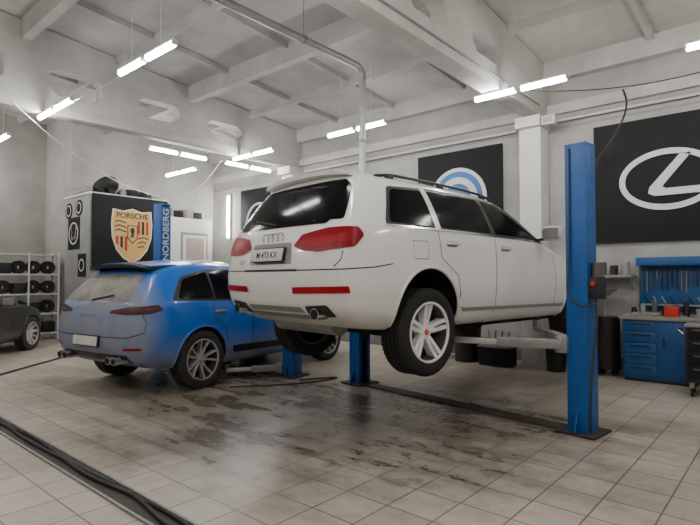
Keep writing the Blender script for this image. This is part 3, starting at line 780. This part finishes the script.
tube('pipe',[(-3.1,Y1-.09,4.02),(3.0,Y1-.09,4.02)],.02,M_column,wp,smooth=False)

# ---------------------------------------------------------------- signs
def sign(name,x,z,w,h,y=Y1):
    e=empty(name,(x,y-.03,z),(R(90),0,0))
    box('board',(0,0,0),(w,h,.05),M_board,e,bevel=.004); return e
e=sign('brand_wall_sign',-1.20,2.885,2.50,1.85)
ox=-.24
ring('oval',.64,.45,.56,.365,.026,.05,M_silver,e,c=(ox,-.02))
prism('letter_upstroke',[(ox+.16,.33),(ox+.30,.33),(ox-.07,-.12),(ox-.02,-.155),(ox+.54,-.155),(ox+.48,-.255),(ox-.17,-.255),(ox-.25,-.21),(ox-.23,-.12)],.026,.05,M_silver,e)
e=sign('brand_wall_sign',-4.88,2.90,1.78,1.86)
ring('disc_blue',.53,.53,.02,.02,.026,.034,M_signblue,e)
ring('disc_rim',.60,.60,.53,.53,.026,.045,M_silver,e)
ring('disc_inner',.42,.42,.30,.30,.026,.045,M_silver,e)
e=sign('brand_wall_sign',-10.72,2.86,1.62,1.86)
ring('disc_rim',.55,.55,.50,.50,.026,.045,M_silver,e)
for a in (90,210,330):
    aa=R(a); d=Vector((math.cos(aa),math.sin(aa)));n=Vector((-d.y,d.x))
    prism('star_arm',[tuple(n*.06),tuple(d*.52),tuple(-n*.06),tuple(-d*.05)],.026,.045,M_silver,e)

# ---------------------------------------------------------------- booth with crest sign
bx0,bx1,by0,by1=X0+.0,-11.5,4.77,6.55
bt=empty('storage_booth',((bx0+bx1)/2,(by0+by1)/2,0))
box('shell',(0.01,0,1.62),(bx1-bx0-.04,by1-by0,3.24),mat('booth_panel',(.30,.30,.29),.6,noise=.25,scale=2),bt,bevel=.01)
for t in (-1,1):
    box('corner_trim',((bx1-bx0)/2-.01,t*(by1-by0)/2,1.62),(.04,.04,3.24),M_steel,bt)
box('roof_plate',(0.01,0,3.26),(bx1-bx0+.0,by1-by0+.06,.04),M_white,bt)
for i,(x,z,r) in enumerate(((-.45,2.95,.18),(.1,2.98,.18))):
    o=cyl('round_decal',(x,-(by1-by0)/2-.012,z),(x,-(by1-by0)/2,z),r,M_dark,bt,seg=32)
    o=cyl('decal_ring',(x,-(by1-by0)/2-.016,z),(x,-(by1-by0)/2-.01,z),r*.72,M_silver,bt,seg=32)
    o=cyl('decal_core',(x,-(by1-by0)/2-.020,z),(x,-(by1-by0)/2-.014,z),r*.58,M_dark,bt,seg=32)
dc=empty('poster',(-.15,-(by1-by0)/2-.01,2.42),(R(90),0,0)); dc.parent=bt
box('sheet',(0,0,0),(.62,.72,.012),M_board,dc)
ring('ring',.25,.25,.22,.22,.006,.012,M_silver,dc)
prism('glyph',strip([(-.14,.14),(-.06,-.14),(0,.02),(.06,-.14),(.14,.14)],.04),.006,.012,M_silver,dc)
dc2=empty('poster_small',(.3,-(by1-by0)/2-.01,1.7),(R(90),0,0)); dc2.parent=bt
box('sheet',(0,0,0),(.4,.5,.012),M_board,dc2); ring('ring',.14,.14,.11,.11,.006,.012,M_silver,dc2)
cs=empty('crest_wall_sign',(bx1+.035,5.66,2.43),(R(90),0,R(90)))
box('board',(0,0,0),(1.74,1.64,.05),M_board,cs,bevel=.005)
sh=[(-.42,.50),(-.2,.47),(0,.53),(.2,.47),(.42,.50),(.45,.2),(.43,-.1),(.34,-.36),(.18,-.55),(0,-.64),(-.18,-.55),(-.34,-.36),(-.43,-.1),(-.45,.2)]
prism('crest_edge',[(p[0]*1.07,p[1]*1.055) for p in sh],.024,.032,M_silver,cs)
prism('crest',sh,.026,.040,M_gold,cs)
text('crest_word','PORSCHE',.17,M_ink,cs,(0,.385,.043),(0,0,0),.003,sx=1.02)
def q(name,pts,m,z=.040): prism(name,pts,z,z+.006,m,cs)
for i in range(3):
    q('stripe',[(.12+.10*i,.28),(.175+.10*i,.28),(.175+.10*i,-.02),(.12+.10*i,-.02)],M_crestred if i!=1 else M_ink)
    q('stripe',[(-.12-.10*i,-.08),(-.175-.10*i,-.08),(-.175-.10*i,-.38+.07*i),(-.12-.10*i,-.42+.07*i)],M_crestred if i!=1 else M_ink)
for i in range(3):
    q('antler',strip([(-.40,.24-.10*i),(-.30,.27-.10*i),(-.14,.22-.10*i)],.025),M_ink)
    q('antler',strip([(.13,-.12-.10*i),(.26,-.08-.10*i),(.38-.06*i,-.12-.10*i)],.025),M_ink)
q('shield_inner',[(-.12,.18),(.12,.18),(.12,-.12),(0,-.24),(-.12,-.12)],M_ink,.044)
q('shield_inner_gold',[(-.10,.16),(.10,.16),(.10,-.11),(0,-.21),(-.10,-.11)],M_gold,.046)
q('horse',[(-.05,-.12),(-.03,-.02),(-.06,.06),(-.02,.13),(.03,.11),(.05,.05),(.02,-.02),(.06,-.12),(.02,-.07)],M_ink,.050)
pl=empty('spare_car_parts',(bx0+.75,5.6,3.28))
for i in range(7):
    a=random.uniform(-.5,.5); yy=-.75+.25*i
    tube('bumper_cover',[(-.45,yy,.07),(-.2,yy+.12+a*.2,.12+.06*(i%3)),(.15,yy+.1,.15+.05*(i%2)),(.5,yy-.05,.07)],.065,M_black if i%3 else M_grey,pl)
lathe_x('spare_tyre',[(.16,-.09),(.28,-.10),(.31,-.06),(.31,.06),(.28,.10),(.16,.09)],M_tyre,pl,seg=28,loc=(.05,.35,.11),rot=(0,R(90),0))
lathe_x('spare_tyre',[(.16,-.09),(.26,-.10),(.29,-.06),(.29,.06),(.26,.10),(.16,.09)],M_tyre,pl,seg=28,loc=(.15,-.3,.22),rot=(0,R(50),R(30)))
ob=empty('office_partition',(X0+.35,7.55,0))
box('shell',(0,0,1.5),(.68,1.5,3.0),M_white,ob,bevel=.01)
box('frame',(.345,.2,1.32),(.03,.80,2.60),M_grey,ob,bevel=.005)
box('door_leaf',(.36,.2,1.30),(.03,.70,2.5),M_white,ob,bevel=.005)
box('door_pane',(.378,.2,1.75),(.012,.54,1.45),M_pinkdoor,ob,bevel=.003)
cyl('door_knob',(.37,-.10,1.05),(.43,-.10,1.05),.02,M_chrome,ob)
tp=empty('boxed_stock',(X0+.38,7.4,3.003))
for i in range(5):
    hh_=.18+.06*(i%2)
    box('carton',(0,-.6+.28*i,hh_/2),(.45,.24,hh_),[M_black,M_grey,M_board,M_wood,M_black][i],tp,rot=(0,0,R(random.uniform(-8,8))),bevel=.01)
def rack(name,x,y,w,dp,h,n,rz=0):
    e=empty(name,(x,y,0),(0,0,rz))
    for a in (-1,1):
        for b in (-1,1): box('upright',(a*w/2,b*dp/2,h/2),(.035,.035,h),M_white,e)
    box('upright_mid',(0,-dp/2,h/2),(.03,.03,h),M_white,e)
    for k in range(n):
        z=.15+(h-.2)*k/(n-1)
        box('shelf',(0,0,z),(w,dp,.03),M_white,e)
        if k<n-1:
            m=int(w/.30); lv=(h-.2)/(n-1)
            rr=min(.15,lv*.42)
            for i in range(m):
                xx=-w/2+.17+(w-.34)*i/max(1,m-1)
                if (i+k)%4==3:
                    box('parts_box',(xx,0,z+.015+rr*.8),(.26,.3,rr*1.6),M_black,e,bevel=.01)
                else:
                    lathe_x('stored_wheel',[(rr*.35,-.09),(rr*.9,-.10),(rr,-.06),(rr,.06),(rr*.9,.10),(rr*.35,.09)],M_tyre,e,seg=24,loc=(xx,0,z+.013+rr),rot=(0,0,R(90 if i%2 else 55)))
    return e
rack('tyre_rack',-13.35,4.12,1.25,.42,2.0,5,R(90))
rack('tyre_rack',-14.15,2.6,1.6,.42,2.0,5,R(90))

# ---------------------------------------------------------------- right side: bench, tool board, cart
wb=empty('workbench_cabinet',(-1.02,8.33,0))
box('carcass',(-.45,0,.44),(.86,.60,.80),M_cab,wb,bevel=.008)
for k in range(5):
    box('drawer',(-.66,-.305,.76-.15*k),(.38,.02,.135),M_cab,wb,bevel=.006); box('drawer_pull',(-.66,-.322,.79-.15*k),(.26,.012,.018),M_black,wb,bevel=.003)
box('door_panel',(-.24,-.305,.46),(.38,.02,.73),M_cab,wb,bevel=.006); box('door_pull',(-.38,-.32,.55),(.02,.02,.14),M_black,wb,bevel=.003)
box('plinth',(-.45,.0,.02),(.84,.56,.04),M_black,wb)
box('top',(.25,0,.87),(2.35,.66,.05),M_wood,wb,bevel=.006)
box('carcass_far',(1.05,0,.44),(.65,.60,.80),M_cab,wb,bevel=.008)
box('back_panel',(.28,.28,.45),(.9,.02,.78),M_black,wb)
box('red_tool_box',(-.30,-.16,.965),(.16,.18,.14),M_redp,wb,bevel=.01)
box('tray',(-.62,.0,.915),(.36,.26,.04),M_grey,wb,bevel=.008)
for i in range(14):
    cyl('bottle',(-.80+.13*i,.02-.08*(i%2),.895),(-.80+.13*i,.02-.08*(i%2),1.0+.05*(i%3)),.035,[M_black,M_grey,M_dgrey,M_black,M_cab][i%5],wb,seg=14)
for i in range(5): bar('hand_tool',(-.8+.14*i,-.24,.905),(-.70+.14*i,-.12,.905),.02,.015,M_steel,wb)
tb=empty('tool_board',(-.86,Y1-.04,1.13))
box('panel',(-.02,0,.18),(1.9,.04,.76),M_cab,tb,bevel=.004)
box('top_box',(-.02,-.12,.53),(1.9,.24,.12),M_cab,tb,bevel=.006)
for i in range(30):
    x=-.92+.062*i; L=random.uniform(.14,.34)
    bar('hanging_tool',(x,-.035,.40),(x+random.uniform(-.01,.01),-.035,.40-L),.026,.014,random.choice([M_steel,M_grey,M_black,M_black,M_black,M_dgrey]),tb)
    cyl('tool_head',(x,-.05,.41),(x,-.02,.41),.020,M_black,tb,seg=10)
for i in range(16):
    x=-.90+.11*i; bar('small_tool',(x,-.035,.02),(x+.06,-.035,-.08),.03,.014,random.choice([M_steel,M_black]),tb)
box('tool_shelf',(-.02,-.08,-.10),(1.8,.14,.02),M_steel,tb)
ct=empty('tool_cart',(-.78,7.60,0),(0,0,R(4)))
box('cart_body',(0,0,.50),(.60,.42,.66),M_black,ct,bevel=.015)
for k in range(4):
    box('cart_drawer',(0,-.215,.76-.155*k),(.54,.02,.135),M_board,ct,bevel=.006); box('cart_pull',(0,-.23,.80-.155*k),(.44,.014,.018),M_dgrey,ct)
box('cart_top',(0,0,.845),(.62,.44,.03),M_grey,ct,bevel=.008)
tube('cart_handle',[(-.31,-.15,.74),(-.39,-.15,.80),(-.39,.15,.80),(-.31,.15,.74)],.012,M_chrome,ct)
for a in (-1,1):
    for b in (-1,1): cyl('castor',(a*.24-.015,b*.16,.055),(a*.24+.015,b*.16,.055),.055,M_tyre,ct); box('castor_fork',(a*.24,b*.16,.14),(.05,.05,.08),M_steel,ct)
eq=empty('waste_oil_drainer',(-2.20,8.30,0))
cyl('drum',(0,0,.10),(0,0,.85),.20,M_black,eq,seg=28); cyl('rib_a',(0,0,.32),(0,0,.35),.21,M_black,eq,seg=28); cyl('rib_b',(0,0,.60),(0,0,.63),.21,M_black,eq,seg=28)
cyl('column',(0,0,.85),(0,0,1.15),.025,M_steel,eq); cyl('funnel',(0,0,1.15),(0,0,1.26),.05,M_grey,eq,seg=24,r2=.18)
for a in (0,120,240): cyl('castor',(.13*math.cos(R(a)),.13*math.sin(R(a))-.015,.05),(.13*math.cos(R(a)),.13*math.sin(R(a))+.015,.05),.05,M_tyre,eq)
ws=empty('wall_shelf',(-2.22,8.6,1.45))
box('board',(0,0,0),(.70,.34,.03),M_grey,ws)
for a in (-.3,.3): bar('bracket',(a,.17,-.2),(a,-.12,-.015),.02,.02,M_steel,ws)
for i in range(4): cyl('can',(-.24+.16*i,0,.015),(-.24+.16*i,0,.16+.05*(i%2)),.055,[M_grey,M_dgrey,M_black,M_grey][i],ws,seg=18)
def bin_(x,y,r,h,m,name='waste_bin'):
    e=empty(name,(x,y,0)); cyl('body',(0,0,0),(0,0,h),r*.85,m,e,seg=24,r2=r); cyl('rim',(0,0,h-.03),(0,0,h),r*1.05,m,e,seg=24); cyl('lid',(0,0,h),(0,0,h+.03),r*.98,M_dark,e,seg=24)
bin_(-4.35,8.10,.24,.62,M_black); bin_(-5.0,8.2,.21,.52,M_grey); bin_(-2.85,8.1,.16,.40,M_black)
js=empty('jack_stand_crate',(-3.75,8.0,0)); box('crate',(0,0,.16),(.5,.34,.3),M_board,js,bevel=.01); box('crate_rim',(0,0,.315),(.54,.38,.03),M_grey,js,bevel=.006)
for i in range(4): cyl('rod',(-.15+.1*i,0,.3),(-.18+.12*i,.05,.55),.015,M_steel,js)
jb=empty('wall_floodlight',(-3.00,Y1-.46,3.95)); box('case',(0,0,0),(.20,.12,.14),M_white,jb,bevel=.01); box('lens',(0,-.062,0),(.16,.01,.10),M_grey,jb); bar('bracket',(-.1,.05,0),(-.16,.14,0),.03,.03,M_steel,jb)

# ---------------------------------------------------------------- floor drain & hoses
dr=empty('floor_drain_channel',(-5.5,1.62,0))
box('channel_bed',(0,0,.004),(17.4,.15,.008),M_stain,dr)
for t in (-1,1): box('channel_edge',(0,t*.085,.007),(17.4,.018,.014),M_steel,dr)
for i in range(2):
    pts=[(-8.6+x*.6,random.uniform(-.06,.06),.022) for x in range(28)]
    tube('cable_run',pts,.012,M_hose,dr,res=4)
tube('air_hose',[(-7.6,1.2,.015),(-8.3,1.9,.015),(-9.0,2.6,.015),(-9.6,3.3,.015),(-10.3,4.1,.015),(-10.8,4.9,.015)],.014,M_hose)
tube('power_cord',[(-5.25,5.0,.012),(-5.0,5.6,.012),(-4.95,5.3,.012),(-5.1,4.8,.012),(-5.35,4.4,.012),(-5.6,4.1,.012)],.011,M_hose)

# ---------------------------------------------------------------- world, camera
w=bpy.data.worlds.new('World'); S.world=w; w.use_nodes=True
w.node_tree.nodes['Background'].inputs[0].default_value=(.6,.65,.7,1); w.node_tree.nodes['Background'].inputs[1].default_value=.3
cam=bpy.data.cameras.new('cam'); cam.lens=520/700*36; cam.sensor_width=36; cam.clip_start=.05
co=bpy.data.objects.new('camera',cam); COL.objects.link(co); co.location=(0,0,1.42); co.rotation_euler=(R(91.7),0,R(40.9))
S.camera=co
